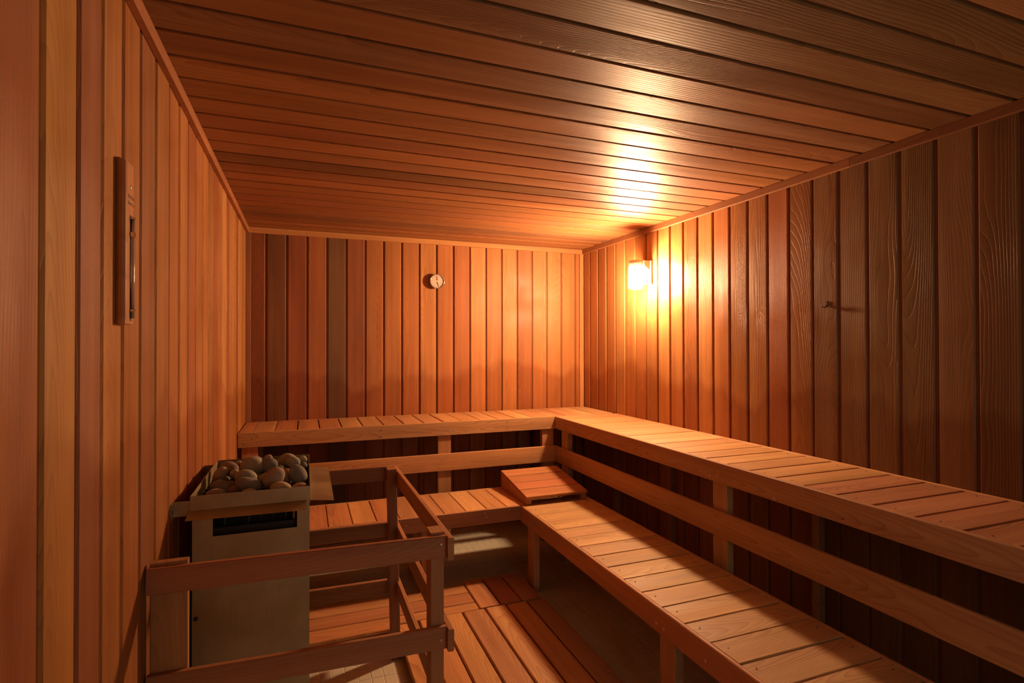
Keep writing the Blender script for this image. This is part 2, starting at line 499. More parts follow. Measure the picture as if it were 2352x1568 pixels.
# unseen front wall; its doorway is made up to let the fill light in
DX0, DX1, DZ = 0.98, 1.72, 2.02
bm = bmesh.new()
bm_box(bm, (-0.08, FY - 0.08, -0.05), (DX0, FY, H + 0.06))
bm_box(bm, (DX1, FY - 0.08, -0.05), (W + 0.08, FY, H + 0.06))
bm_box(bm, (DX0, FY - 0.08, DZ), (DX1, FY, H + 0.06))
wall_front = done('wall_front', bm, M['wall'])
wall_front['kind'] = 'structure'; wall_front.color = (*ORANGE, 1)

# trims: 1x2 strips along the ceiling and in the back corners
def trim(n, boxes, tone, mat, grain):
    bm = bmesh.new()
    for lo, hi in boxes: bm_box(bm, lo, hi)
    o = done('trim_%d' % n, bm, mat, origin=boxes[0][0])
    o['kind'] = 'structure'
    o.color = tone_jitter(tone, 0.03)
    return o
tt, th = 0.019, 0.038
def trim_bar(n, lo, hi, grain, normal, tone):
    o = board('trim_%d' % n, None, lo, hi, grain, normal, tone, M['rail'], 0.0015, 0.03)
    o['kind'] = 'structure'
trim_bar(1, (0, FY, H - th), (tt, 2.46, H), 'y', 'x', (0.42, 0.16, 0.07))
trim_bar(2, (0, 2.4615, H - th), (tt, D, H), 'y', 'x', (0.40, 0.15, 0.065))
trim_bar(3, (tt, D - tt, H - th), (W - tt, D, H), 'x', '-y', (0.50, 0.215, 0.085))
trim_bar(4, (W - tt, 1.66, H - th), (W, D, H), 'y', '-x', (0.36, 0.145, 0.065))
trim_bar(5, (W - tt, FY, H - th), (W, 1.6585, H), 'y', '-x', (0.28, 0.115, 0.055))
trim_bar(6, (W - 0.038, D - 0.012, 0.9), (W - 0.002, D, H - th), 'z', '-y', (0.52, 0.22, 0.09))
trim_bar(7, (0.001, D - 0.012, 0.9), (0.031, D, H - th), 'z', '-y', (0.30, 0.125, 0.065))

# floor: grout bed with 50 x 77 mm mosaic tiles standing a little proud of it
floor = slab('floor', (-0.08, FY - 0.08, -0.06), (W + 0.08, D + 0.08, -0.0015), M['grout'], (0.5, 0.4, 0.3))
TPX, TPY, TG = 0.0520, 0.0790, 0.0042
tile_me = None
def tile_mesh():
    bm = bmesh.new()
    a, b_, e = (TPX - TG) / 2, (TPY - TG) / 2, 0.0014
    lo = [bm.verts.new((sx * a, sy * b_, -0.003)) for sx, sy in ((-1, -1), (1, -1), (1, 1), (-1, 1))]
    mid = [bm.verts.new((sx * a, sy * b_, -0.0006)) for sx, sy in ((-1, -1), (1, -1), (1, 1), (-1, 1))]
    hi = [bm.verts.new((sx * (a - e), sy * (b_ - e), 0.0)) for sx, sy in ((-1, -1), (1, -1), (1, 1), (-1, 1))]
    for A, B in ((lo, mid), (mid, hi)):
        for i in range(4): bm.faces.new((A[i], A[(i + 1) % 4], B[(i + 1) % 4], B[i]))
    bm.faces.new(hi)
    me = bpy.data.meshes.new('tile'); bm.to_mesh(me); bm.free()
    me.materials.append(M['tile'])
    return me
tile_me = tile_mesh()
near, rest = [], []
ny = int((D - FY) / TPY); nx = int(W / TPX)
for j in range(ny + 1):
    for i in range(nx + 1):
        x, y = 0.026 + 0.0185 + i * TPX, 2.423 + (j - int((2.423 - FY) / TPY)) * TPY
        if x > W - 0.02 or y > D - 0.02 or y < FY + 0.02: continue
        vis = (1.575 < x < 2.02 and 1.66 < y < 3.06) or (0.38 < x < 0.80 and 2.18 < y < 2.62)
        key = 0 if vis else 1
        (near if vis else rest).append(((Vector((x, y, 0)) - CAM).length, x, y))
near.sort()
for k, (d_, x, y) in enumerate(near):
    if k < 290:
        o = link('tile', tile_me, floor); o.location = (x, y, RNG.uniform(-0.0003, 0.0003))
    else:
        rest.append((d_, x, y))
vs, fs = [], []
tv = [v.co.copy() for v in tile_me.vertices]; tf = [list(p.vertices) for p in tile_me.polygons]
for _, x, y in rest:
    n = len(vs)
    vs += [(v.x + x, v.y + y, v.z) for v in tv]
    fs += [[i + n for i in f] for f in tf]
me = bpy.data.meshes.new('tile_field'); me.from_pydata(vs, [], fs); me.materials.append(M['tile'])
o = link('tile_field', me, floor); o['kind'] = 'stuff'

# ------------------------------------------------------------------ benches
ZU, ZL = 0.900, 0.458
XF, YF = W - 0.5054, D - 0.5027             # faces of the upper front boards
XL, YL = 1.585, 3.022                       # faces of the lower front boards
XLB, YLB = 2.053, 3.475                     # back edges of the lower benches
FT = 0.017
SEAT = (0.50, 0.225, 0.092)
def nails(parent, pts, axis='z', r=0.0026):
    bm = bmesh.new()
    for p in pts: bm_disc(bm, p, axis, r, 0.0006, 8)
    o = done('nail_heads', bm, M['nail'], parent)
    o['kind'] = 'stuff'

def bench_tone(base=SEAT):
    return RNG.choice([base, base, (0.46, 0.195, 0.08), (0.53, 0.25, 0.105), (0.48, 0.22, 0.10), (0.42, 0.175, 0.075)])

# upper bench along the back wall
ub = thing('upper_bench', 'high cedar bench along the back wall, reaching from heater corner to lamp corner', 'bench', (1.0, D - 0.25, 0))
ub_x = [0.006, 0.0745] + [0.2000 + 0.1316 * k for k in range(0, 18)] + [W - 0.004]
ub_t = [(0.46, 0.17, 0.07), LIGHT, (0.44, 0.155, 0.062), (0.46, 0.18, 0.07), (0.44, 0.17, 0.068)]
pts = []
for i, (a, b_) in enumerate(zip(ub_x, ub_x[1:])):
    g = RNG.uniform(0.002, 0.0045) if i > 1 else 0.0007
    board('seat_board', ub, (a + g, YF + FT + 0.0006, ZU - 0.032 + RNG.uniform(-.001, 0)), (b_ - g, D - 0.016, ZU + RNG.uniform(-.0012, .0006)), 'y', 'z', ub_t[i] if i < 5 else bench_tone(), M['bench'], 0.002)
    pts += [((a + b_) / 2, YF + 0.045, ZU), ((a + b_) / 2, D - 0.06, ZU)]
board('front_board', ub, (0.004, YF, ZU - 0.089), (XF - 0.0006, YF + FT, ZU + 0.0005), 'x', '-y', (0.45, 0.20, 0.085), M['bench'], 0.002)
board('back_cleat', ub, (0.004, D - 0.0155, ZU - 0.03), (W - 0.04, D - 0.0005, ZU - 0.001), 'x', 'z', RED, M['bench'])
board('backrest_rail', ub, (0.006, YF, 0.573), (XF - 0.0006, YF + FT, 0.687), 'x', '-y', (0.48, 0.20, 0.082), M['bench'], 0.002)
for a, b_ in ((0.023, 0.111), (1.216, 1.305), (1.985, 2.076)):
    board('post', ub, (a, YF + FT + 0.0005, 0.0), (b_, YF + FT + 0.038, ZU - 0.034), 'z', '-y', (0.45, 0.185, 0.08), M['bench'], 0.002)
    board('back_post', ub, (a, D - 0.040, 0.0), (b_, D - 0.001, ZU - 0.034), 'z', '-y', (0.35, 0.15, 0.07), M['bench'], 0.002)
for p in ((0.044, 0.838), (0.088, 0.866), (1.236, 0.838), (1.296, 0.838), (1.245, 0.655), (1.225, 0.603)):
    screw(ub, (p[0], YF, p[1]), '-y', 0.0075 if p[1] > 0.8 else 0.0045)
nails(ub, [(0.836, YF - 0.0006, 0.87), (0.836, YF - 0.0006, 0.828), (1.708, YF - 0.0006, 0.878), (1.708, YF - 0.0006, 0.838)], '-y', 0.0035)

# upper bench along the right wall
ur = thing('upper_bench', 'high cedar bench along the right wall under the lamp, running out of view', 'bench', (W - 0.25, 1.5, 0))
ur_y = [0.838 + 0.1303 * k for k in range(-9, 21)] + [YF + FT]
pts = []
for i, (a, b_) in enumerate(zip(ur_y, ur_y[1:])):
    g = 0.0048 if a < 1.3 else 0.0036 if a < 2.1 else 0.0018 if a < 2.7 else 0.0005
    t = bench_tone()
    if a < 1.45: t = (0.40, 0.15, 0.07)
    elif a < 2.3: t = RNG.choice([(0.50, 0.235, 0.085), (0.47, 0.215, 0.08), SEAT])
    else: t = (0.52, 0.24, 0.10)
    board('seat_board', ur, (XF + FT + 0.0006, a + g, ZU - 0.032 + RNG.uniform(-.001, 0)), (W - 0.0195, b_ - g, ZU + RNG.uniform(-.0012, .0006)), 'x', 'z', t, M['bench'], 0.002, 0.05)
    pts += [(XF + 0.042, (a + b_) / 2 + .01, ZU + .0003), (W - 0.055, (a + b_) / 2 + .01, ZU + .0003)]
nails(ur, pts)
board('front_board', ur, (XF, FY + 0.02, ZU - 0.089), (XF + FT, YF + FT, ZU + 0.0005), 'y', '-x', (0.45, 0.195, 0.085), M['bench'], 0.003)
board('back_cleat', ur, (W - 0.0185, FY + 0.02, ZU - 0.03), (W - 0.0005, D - 0.52, ZU + 0.001), 'y', 'z', (0.52, 0.23, 0.095), M['bench'])
board('backrest_rail', ur, (XF, FY + 0.02, 0.573), (XF + FT, YF + FT, 0.687), 'y', '-x', (0.45, 0.195, 0.085), M['bench'], 0.003)
for a, b_ in ((3.417, 3.515), (1.883, 1.970), (0.30, 0.388)):
    board('post', ur, (XF + FT + 0.0005, a, 0.0), (XF + FT + 0.038, b_, ZU - 0.034), 'z', '-x', (0.48, 0.21, 0.095), M['bench'], 0.002)
for a, b_ in ((3.515, 3.553), (2.86, 2.948), (1.80, 1.838), (0.60, 0.69)):
    board('back_post', ur, (W - 0.040, a, 0.0), (W - 0.001, b_, ZU - 0.034), 'z', '-x', (0.38, 0.17, 0.08), M['bench'], 0.002)
for p in ((3.506, 0.863), (3.542, 0.833), (1.967, 0.833), (1.922, 0.843), (1.915, 0.862), (1.61, 0.822)):
    screw(ur, (XF, p[0], p[1]), '-x', 0.0065)
nails(ur, [(XF - 0.0006, 2.509, 0.826), (XF - 0.0006, 2.505, 0.872), (XF - 0.0006, 1.32, 0.83), (XF - 0.0006, 1.93, 0.66), (XF - 0.0006, 2.45, 0.665)], '-x', 0.003)

# lower bench along the back
lb = thing('lower_bench', 'low cedar step bench below the back bench, behind the heater guard', 'bench', (0.9, 3.25, 0))
lb_x = [0.006] + [0.1135 + 0.1262 * k for k in range(0, 15)] + [1.995, XLB - 0.02]
lb_t = [ORANGE, (0.50, 0.19, 0.07), (0.52, 0.2, 0.075), (0.50, 0.185, 0.07), (0.50, 0.2, 0.075), (0.52, 0.215, 0.08), (0.47, 0.175, 0.068)]
for i, (a, b_) in enumerate(zip(lb_x, lb_x[1:])):
    g = RNG.uniform(0.0008, 0.0035)
    y0 = YL + FT + 0.0006
    board('seat_board', lb, (a + g, y0, ZL - 0.030), (b_ - g, YLB - 0.0165, ZL + RNG.uniform(-.0012, .0006)), 'y', 'z', lb_t[i] if i < 7 else bench_tone((0.48, 0.2, 0.08)), M['bench'], 0.002)
board('front_board', lb, (0.004, YL, ZL - 0.085), (XL - 0.0006, YL + FT, ZL + 0.0005), 'x', '-y', (0.40, 0.165, 0.075), M['bench'], 0.002)
board('back_board', lb, (0.004, YLB - 0.016, ZL - 0.085), (XLB, YLB, ZL + 0.0005), 'x', '-y', (0.46, 0.2, 0.085), M['bench'], 0.002)
for a in (0.06, 0.990):
    board('leg', lb, (a, YL + FT + 0.0005, 0), (a + 0.04, YL + FT + 0.089, ZL - 0.032), 'z', '-y', (0.42, 0.18, 0.08), M['bench'], 0.002)
    board('leg', lb, (a, YLB - 0.106, 0), (a + 0.04, YLB - 0.017, ZL - 0.032), 'z', '-y', (0.42, 0.18, 0.08), M['bench'], 0.002)
for p in ((1.37, 0.415), (1.36, 0.435), (0.9, 0.42)):
    screw(lb, (p[0], YL, p[1]), '-y', 0.0045)

# lower bench along the right side
lr = thing('lower_bench', 'low cedar step bench in front of the right bench, half in shadow', 'bench', (1.8, 1.5, 0))
lr_y = [2.946 - 0.1275 * k for k in range(25, -1, -1)] + [YL + FT - 0.0004]
pts = []
for i, (a, b_) in enumerate(zip(lr_y, lr_y[1:])):
    g = RNG.choice([0.0009, 0.0018, 0.0026, 0.0032]) if a < 2.4 else RNG.uniform(0.0006, 0.0012)
    y1 = b_ - g
    board('seat_board', lr, (XL + FT + 0.0006, a + g, ZL - 0.030), (XLB - 0.0165, y1, ZL + RNG.uniform(-.0015, .0008)), 'x', 'z',
          RNG.choice([(0.49, 0.25, 0.10), (0.46, 0.235, 0.098), (0.51, 0.26, 0.105), (0.44, 0.215, 0.095)]), M['bench'], 0.002, 0.05)
    pts += [(XL + 0.046, a + 0.085 + RNG.uniform(-.01, .01), ZL + .0008), (XLB - 0.05, a + 0.07, ZL + .0008)]
nails(lr, pts, 'z', 0.0029)
board('front_board', lr, (XL, 2.217, ZL - 0.093), (XL + FT, YL + FT, ZL + 0.0005), 'y', '-x', (0.44, 0.19, 0.082), M['bench'], 0.003)
board('front_board', lr, (XL, FY + 0.02, ZL - 0.093), (XL + FT, 2.2160, ZL + 0.0005), 'y', '-x', (0.44, 0.165, 0.075), M['bench'], 0.003)
board('back_board', lr, (XLB - 0.016, FY + 0.02, ZL - 0.085), (XLB, YLB - 0.017, ZL + 0.0005), 'y', '-x', (0.46, 0.21, 0.09), M['bench'], 0.002)
for a, b_ in ((2.868, 2.956), (1.598, 1.686), (0.35, 0.438)):
    board('leg', lr, (XL + FT + 0.0005, a, 0), (XL + FT + 0.039, b_, ZL - 0.032), 'z', '-x', (0.46, 0.20, 0.088), M['bench'], 0.002)
    board('leg', lr, (XLB - 0.056, a, 0), (XLB - 0.017, b_, ZL - 0.032), 'z', '-x', (0.42, 0.18, 0.08), M['bench'], 0.002)
for p in ((1.683, 0.397), (1.639, 0.396), (2.962, 0.419), (1.42, 0.40)):
    screw(lr, (XL, p[0], p[1]), '-x', 0.0065)

# ------------------------------------------------------------------ slatted headrest wedge on the lower corner
hr = thing('headrest', 'sloping slatted cedar headrest lying on the lower bench corner', 'headrest', (1.82, 3.24, ZL + 0.0012))
HX0, HX1, HY0, HY1 = 1.618, 2.026, 3.004, 3.466
zb, zf = 0.557, 0.494                     # top of the side panels, back and front
def zside(y): return zf + (zb - zf) * (y - HY0) / (HY1 - HY0)
for x0 in (HX0, HX1 - 0.036):
    bm = bmesh.new()
    ring = [(HY0 + 0.018, ZL + 0.0014), (HY1, ZL + 0.0014), (HY1, zb), (HY0 + 0.018, zside(HY0 + 0.018))]
    A = [bm.verts.new((x0, y, z)) for y, z in ring]; B = [bm.verts.new((x0 + 0.036, y, z)) for y, z in ring]
    for i in range(4): bm.faces.new((A[i], A[(i + 1) % 4], B[(i + 1) % 4], B[i]))
    bm.faces.new(A[::-1]); bm.faces.new(B)
    # grain runs along the slope: build in a frame turned so that local X follows y
    bmesh.ops.rotate(bm, verts=bm.verts, cent=(x0 + .018, 3.235, 0.5), matrix=Matrix.Rotation(-math.pi / 2, 3, 'Z'))
    c0 = Vector((x0 + .018, 3.235, 0.5))
    o = done('side_panel', bm, M['bench'], hr, origin=c0)
    o.rotation_euler = (0, 0, math.pi / 2)
    o.color = (0.44, 0.185, 0.08, 1)
up_s = Vector((0, -(zb - zf), (HY1 - HY0))).normalized()
sl = Vector((0, HY1 - HY0, zb - zf)).normalized()
tot = Vector((0, HY1 - HY0, zb - zf)).length
for i in range(4):
    a, b_ = tot * i / 4 + 0.0035, tot * (i + 1) / 4 - 0.0035
    c0 = Vector((0, HY0, zf)) + sl * (a + b_) / 2 + up_s * 0.0085
    o = beam('slat', hr, (HX0 - 0.002, c0.y, c0.z), (HX1 + 0.002, c0.y, c0.z), b_ - a, 0.0165, sl, [(0.50, 0.2, 0.082), (0.48, 0.18, 0.075), (0.47, 0.185, 0.078), (0.51, 0.21, 0.085)][i], M['bench'], 0.002)
for i in range(1, 4):
    y = HY0 + (HY1 - HY0) * i / 4 - 0.012
    screw(hr, (HX0, y, zside(y) - 0.010), '-x', 0.0038)
nails(hr, [(HX0 + 0.02, HY0 + (HY1 - HY0) * (i + .3) / 4, zside(HY0 + (HY1 - HY0) * (i + .3) / 4) + 0.0172) for i in range(4)], 'z', 0.0022)

# ------------------------------------------------------------------ duckboards on the floor
def duckboard(label, loc, slats, runners, grain):
    t = thing('duckboard', label, 'duckboard', loc, 'cedar duckboards on the tiled floor')
    for lo, hi, tone in slats:
        board('slat', t, lo, hi, grain, 'z', tone, M['bench'], 0.004, 0.05)
    for lo, hi in runners:
        board('runner', t, lo, hi, 'x' if grain == 'y' else 'y', 'z', (0.36, 0.16, 0.075), M['bench'], 0.002)
    return t
DZ0, DZ1 = 0.030, 0.050
dx = [0.789, 0.905, 1.018, 1.132, 1.253, 1.3695, 1.4885, 1.600]
dt = [(0.52, 0.205, 0.075), (0.53, 0.21, 0.078), (0.51, 0.215, 0.08), (0.46, 0.185, 0.08), (0.50, 0.215, 0.08), (0.47, 0.195, 0.078), (0.40, 0.17, 0.078)]
YD = 2.700
duckboard('long cedar duckboard in the aisle with boards pointing at the camera', (1.2, 1.3, 0),
          [((a + 0.0045, -0.20, DZ0), (b_ - 0.0045, YD - RNG.uniform(0, .008), DZ1 + RNG.uniform(-.001, .001)), t) for a, b_, t in zip(dx, dx[1:], dt)],
          [((0.80, y, 0), (1.59, y + 0.04, DZ0)) for y in (-0.12, 0.45, 1.05, 1.68, 2.12, 2.60)], 'y')
ex = [1.229, 1.347, 1.4675, 1.583]
duckboard('short three-board cedar duckboard under the lower bench corner, mostly shaded', (1.4, 2.88, 0),
          [((a + 0.004, YD + 0.010, DZ0), (b_ - 0.004, 3.046 - k * 0.0, DZ1), t) for k, (a, b_, t) in enumerate(zip(ex, ex[1:], [(0.46, 0.17, 0.07), (0.36, 0.13, 0.065), (0.40, 0.16, 0.075)]))],
          [((1.235, y, 0), (1.575, y + 0.035, DZ0)) for y in (2.74, 2.98)], 'y')
cy = [2.668, 2.786, 2.905, 3.010]
duckboard('cedar duckboard behind the heater guard with boards running sideways', (0.8, 2.85, 0),
          [((0.30, a + 0.004, DZ0), (1.2235, b_ - 0.004, DZ1), t) for a, b_, t in zip(cy[1:], cy[2:], [(0.43, 0.155, 0.066), (0.50, 0.2, 0.078)])]
          + [((0.30, 2.672, DZ0), (0.783, 2.782, DZ1), (0.50, 0.19, 0.072)), ((0.785, 2.706, DZ0), (1.2235, 2.782, DZ1), (0.50, 0.2, 0.075))],
          [((x, 2.710, 0), (x + 0.035, 3.0, DZ0)) for x in (0.32, 0.75, 1.15)], 'x')

# ------------------------------------------------------------------ sauna heater
HT = Vector((0.222, 2.18, 0))
ht = thing('sauna_heater', 'stainless steel electric sauna heater standing by the left wall inside the guard', 'heater', HT)
hx0, hx1, hy0, hy1 = 0.053, 0.390, 1.905, 2.452
TZ0, TZ1 = 0.908, 0.960
def panel(name, lo, hi, mat=None, parent=None):
    bm = bmesh.new(); bm_box(bm, lo, hi)
    return done(name, bm, mat or M['steel'], parent or ht, origin=(Vector(lo) + Vector(hi)) / 2)
# front plate with the slot cut out of it
sx0, sx1, sz0, sz1 = 0.109, 0.352, 0.829, 0.889
bm = bmesh.new()
t0 = 0.0025
def plate_with_hole(bm, x0, x1, z0, z1, hx0_, hx1_, hz0, hz1, y0, y1):
    o = [(x0, z0), (x1, z0), (x1, z1), (x0, z1)]; i = [(hx0_, hz0), (hx1_, hz0), (hx1_, hz1), (hx0_, hz1)]
    V = {}
    for k, (ring, y) in enumerate(((o, y0), (i, y0), (o, y1), (i, y1))):
        V[k] = [bm.verts.new((x, y, z)) for x, z in ring]
    for j in range(4):
        j2 = (j + 1) % 4
        bm.faces.new((V[0][j], V[0][j2], V[1][j2], V[1][j]))
        bm.faces.new((V[2][j], V[3][j], V[3][j2], V[2][j2]))
        bm.faces.new((V[0][j], V[2][j], V[2][j2], V[0][j2]))
        bm.faces.new((V[1][j], V[1][j2], V[3][j2], V[3][j]))
plate_with_hole(bm, hx0, hx1, 0.075, TZ0, sx0, sx1, sz0, sz1, hy0, hy0 + t0)
done('front_panel', bm, M['steel'], ht, origin=(0.22, hy0, 0.5))
panel('side_panel', (hx1 - t0, hy0 + t0, 0.075), (hx1, hy1, TZ0))
panel('side_panel', (hx0, hy0 + t0, 0.075), (hx0 + t0, hy1, TZ0))
panel('back_panel', (hx0 + t0, hy1 - t0, 0.075), (hx1 - t0, hy1, TZ0))
panel('base_panel', (hx0 + t0, hy0 + t0, 0.075), (hx1 - t0, hy1 - t0, 0.080))
# the dark inner casing behind the slot, its lower rail, and the rods that show in it
panel('inner_case', (sx0 - 0.02, hy0 + 0.09, 0.76), (hx1 - 0.012, hy0 + 0.094, TZ0 - 0.004), M['black'])
panel('inner_case', (sx0 - 0.02, hy0 + 0.012, 0.806), (hx1 - 0.012, hy0 + 0.085, 0.812), M['black'])
panel('inner_rail', (sx0 - 0.015, hy0 + 0.024, 0.812), (hx1 - 0.015, hy0 + 0.032, 0.8465), M['black'])
panel('inner_bracket', (0.3385, hy0 + 0.036, 0.815), (0.3455, hy0 + 0.050, 0.904), M['rod'])
for (xa, xb_, ya) in ((0.136, 0.138, 0.05), (0.197, 0.216, 0.05), (0.238, 0.239, 0.07), (0.276, 0.277, 0.07), (0.312, 0.323, 0.05)):
    bm = bmesh.new()
    bm_tube(bm, [(xa, hy0 + ya, 0.815), ((xa + xb_) / 2, hy0 + ya, 0.86), (xb_, hy0 + ya, 0.905)], 0.0011, 8)
    done('heating_rod', bm, M['rod'], ht, True, origin=(xa, hy0 + ya, 0.86))
# stone tray: four upright rims and a dark grate
tx0, tx1, ty0, ty1 = 0.048, 0.3925, 1.900, 2.456
panel('tray_rim', (tx0, ty0, TZ0), (tx1, ty0 + 0.002, TZ1))
panel('tray_rim', (tx0, ty1 - 0.002, TZ0), (tx1, ty1, TZ1))
panel('tray_rim', (tx0, ty0 + 0.002, TZ0), (tx0 + 0.002, ty1 - 0.002, TZ1))
panel('tray_rim', (tx1 - 0.002, ty0 + 0.002, TZ0), (tx1, ty1 - 0.002, TZ1 + 0.0008))
bm = bmesh.new()
bm_box(bm, (tx0 + 0.002, ty0 + 0.002, 0.909), (tx1 - 0.002, ty1 - 0.002, 0.912))
for k in range(12):
    y = ty0 + 0.03 + k * 0.045
    bm_box(bm, (tx0 + 0.004, y, 0.912), (tx1 - 0.004, y + 0.006, 0.918))
done('tray_grate', bm, M['black'], ht, origin=(0.22, 2.18, 0.912))
# the heat deflector below the front rim and the one at the right side
def quad_plate(name, q, t):
    bm = bmesh.new()
    q = [Vector(v) for v in q]
    n = (q[1] - q[0]).cross(q[3] - q[0]).normalized() * t
    A = [bm.verts.new(v) for v in q]; B = [bm.verts.new(v + n) for v in q]
    bm.faces.new(A[::-1]); bm.faces.new(B)
    for i in range(4): bm.faces.new((A[i], A[(i + 1) % 4], B[(i + 1) % 4], B[i]))
    return done(name, bm, M['steel'], ht, origin=sum(q, Vector()) / 4)
quad_plate('heat_deflector', [(0.041, 1.862, 0.896), (0.380, 1.862, 0.8935), (0.380, 1.8995, 0.914), (0.047, 1.8995, 0.914)], 0.0015)
quad_plate('side_deflector', [(0.393, 1.90, 0.913), (0.4655, 1.885, 0.909), (0.4675, 2.402, 0.909), (0.393, 2.41, 0.913)], 0.0015)
# wall brackets
for y in (1.909, 2.450):
    bm = bmesh.new()
    bm_box(bm, (0.006, y - 0.001, 0.899), (tx0 + 0.003, y + 0.002, 0.944))
    bm_box(bm, (0.0005, y - 0.030, 0.893), (0.003, y + 0.002, 0.944))
    bm_box(bm, (0.003, y - 0.001, 0.899), (0.006, y + 0.002, 0.944))
    done('wall_bracket', bm, M['steel'], ht, origin=(0.02, y, 0.92))
    screw(ht, (0.003, y - 0.016, 0.918), 'x', 0.005, 'bracket_screw', M['nail'])
for sx in (hx0 + 0.03, hx1 - 0.06):
    for sy in (hy0 + 0.03, hy1 - 0.06):
        panel('foot', (sx, sy, 0.0), (sx + 0.03, sy + 0.03, 0.075), M['black'])
bm = bmesh.new()
bm_lathe(bm, [(0.0062, 0.0), (0.0062, 0.004), (0.0045, 0.007), (0, 0.0075)], (0.064, hy0, 0.583), '-y', 16)
done('thermostat_knob', bm, M['nail'], ht, True, origin=(0.064, hy0, 0.583))

# ------------------------------------------------------------------ stones in the tray
GREY, DGREY, TAN, PINK = (0.29, 0.28, 0.215), (0.185, 0.18, 0.15), (0.35, 0.33, 0.23), (0.31, 0.255, 0.215)
STONES = [
 ([0.1984, 2.1632, 0.985, 0.0415, 0.0340, 0], GREY, 'largest grey stone, round and standing highest in the middle of the tray'),
 ([0.2523, 2.1642, 0.985, 0.0321, 0.0271, 10], DGREY, 'dark grey stone touching the right side of the largest stone'),
 ([0.2437, 2.3037, 0.985, 0.0161, 0.0130, 0], PINK, 'small pinkish stone peeping over the dark stone at the back'),
 ([0.1887, 2.4090, 0.965, 0.0266, 0.0114, 0], PINK, 'flat pinkish stone half hidden behind the largest stone'),
 ([0.1132, 2.2700, 0.965, 0.0352, 0.0223, -15], (0.24, 0.185, 0.15), 'dark brown stone at the back left of the tray'),
 ([0.1323, 2.3869, 0.955, 0.0186, 0.0104, 0], TAN, 'small pale stone against the back rim, left part'),
 ([0.1397, 2.1936, 0.955, 0.0189, 0.0187, 0], TAN, 'small round tan stone left of the largest stone'),
 ([0.0946, 2.1646, 0.962, 0.0334, 0.0205, 58], (0.34, 0.27, 0.18), 'mottled oblong stone leaning up at the left rim'),
 ([0.1856, 2.0731, 0.968, 0.0379, 0.0260, -5], GREY, 'domed grey stone in front of the largest stone'),
 ([0.1999, 1.9958, 0.9592, 0.0446, 0.0240, -14], DGREY, 'long flat dark stone near the middle of the front rim'),
 ([0.1139, 2.0672, 0.9448, 0.0400, 0.0202, -5], DGREY, 'long flat brown stone at the front left'),
 ([0.1053, 1.9951, 0.9330, 0.0340, 0.0158, 3], PINK, 'flat pinkish stone at the front left rim'),
 ([0.1534, 2.0487, 0.9352, 0.0274, 0.0110, 0], (0.26, 0.19, 0.15), 'thin brown stone wedged under the long flat dark stone'),
 ([0.2078, 1.9379, 0.9430, 0.0258, 0.0166, 0], TAN, 'brown stone tucked under the middle of the front rim'),
 ([0.2789, 1.9859, 0.9757, 0.0421, 0.0300, 50], (0.31, 0.245, 0.17), 'large egg-shaped tan stone tilted at the front right'),
 ([0.3007, 1.9436, 0.9500, 0.0349, 0.0222, -5], (0.38, 0.31, 0.20), 'palest round stone at the front rim, right half'),
 ([0.3197, 2.0611, 0.9600, 0.0172, 0.0276, 8], PINK, 'narrow pinkish stone between the tan egg and the dark tilted stone'),
 ([0.3529, 2.0306, 0.9716, 0.0380, 0.0280, -58], DGREY, 'large dark stone tilted against the right rim'),
 ([0.3583, 1.9593, 0.9420, 0.0281, 0.0175, 10], (0.36, 0.26, 0.18), 'stone in the front right corner of the tray'),
 ([0.3152, 2.2900, 0.9720, 0.0367, 0.0269, -10], GREY, 'broad grey stone at the back right'),
 ([0.3346, 2.2056, 0.9813, 0.0265, 0.0218, -10], GREY, 'rounded grey stone lying in front of the broad back right stone'),
 ([0.3696, 2.3255, 0.9650, 0.0146, 0.0156, 30], TAN, 'small stone in the back right corner'),
 ([0.3710, 2.2344, 0.9550, 0.0145, 0.0181, 0], DGREY, 'small dark stone at the right rim behind the tilted stone'),
 ([0.3125, 2.1876, 0.9506, 0.0217, 0.0141, 10], (0.38, 0.30, 0.20), 'rough pale stone behind the tan egg'),
 ([0.2873, 2.2410, 0.9550, 0.0148, 0.0108, 0], DGREY, 'small grey chip right of the dark stone'),
 ([0.2771, 2.3427, 0.9550, 0.0125, 0.0125, 0], TAN, 'tiny tan stone at the back between two grey ones'),
 ([0.2462, 2.1002, 0.9500, 0.0235, 0.0213, 20], GREY, 'grey stone half hidden behind the tan egg'),
 ([0.2236, 2.1397, 0.9420, 0.0174, 0.0168, 0], GREY, 'small grey stone in the gap below the largest stone'),
 ([0.1303, 2.1350, 0.9350, 0.0168, 0.0094, 0], PINK, 'small flat pinkish stone above the long brown stone'),
 ([0.1097, 2.2200, 0.9350, 0.0116, 0.0093, 0], PINK, 'tiny flat stone under the dark brown back left stone'),
]
import mathutils.noise as mnoise
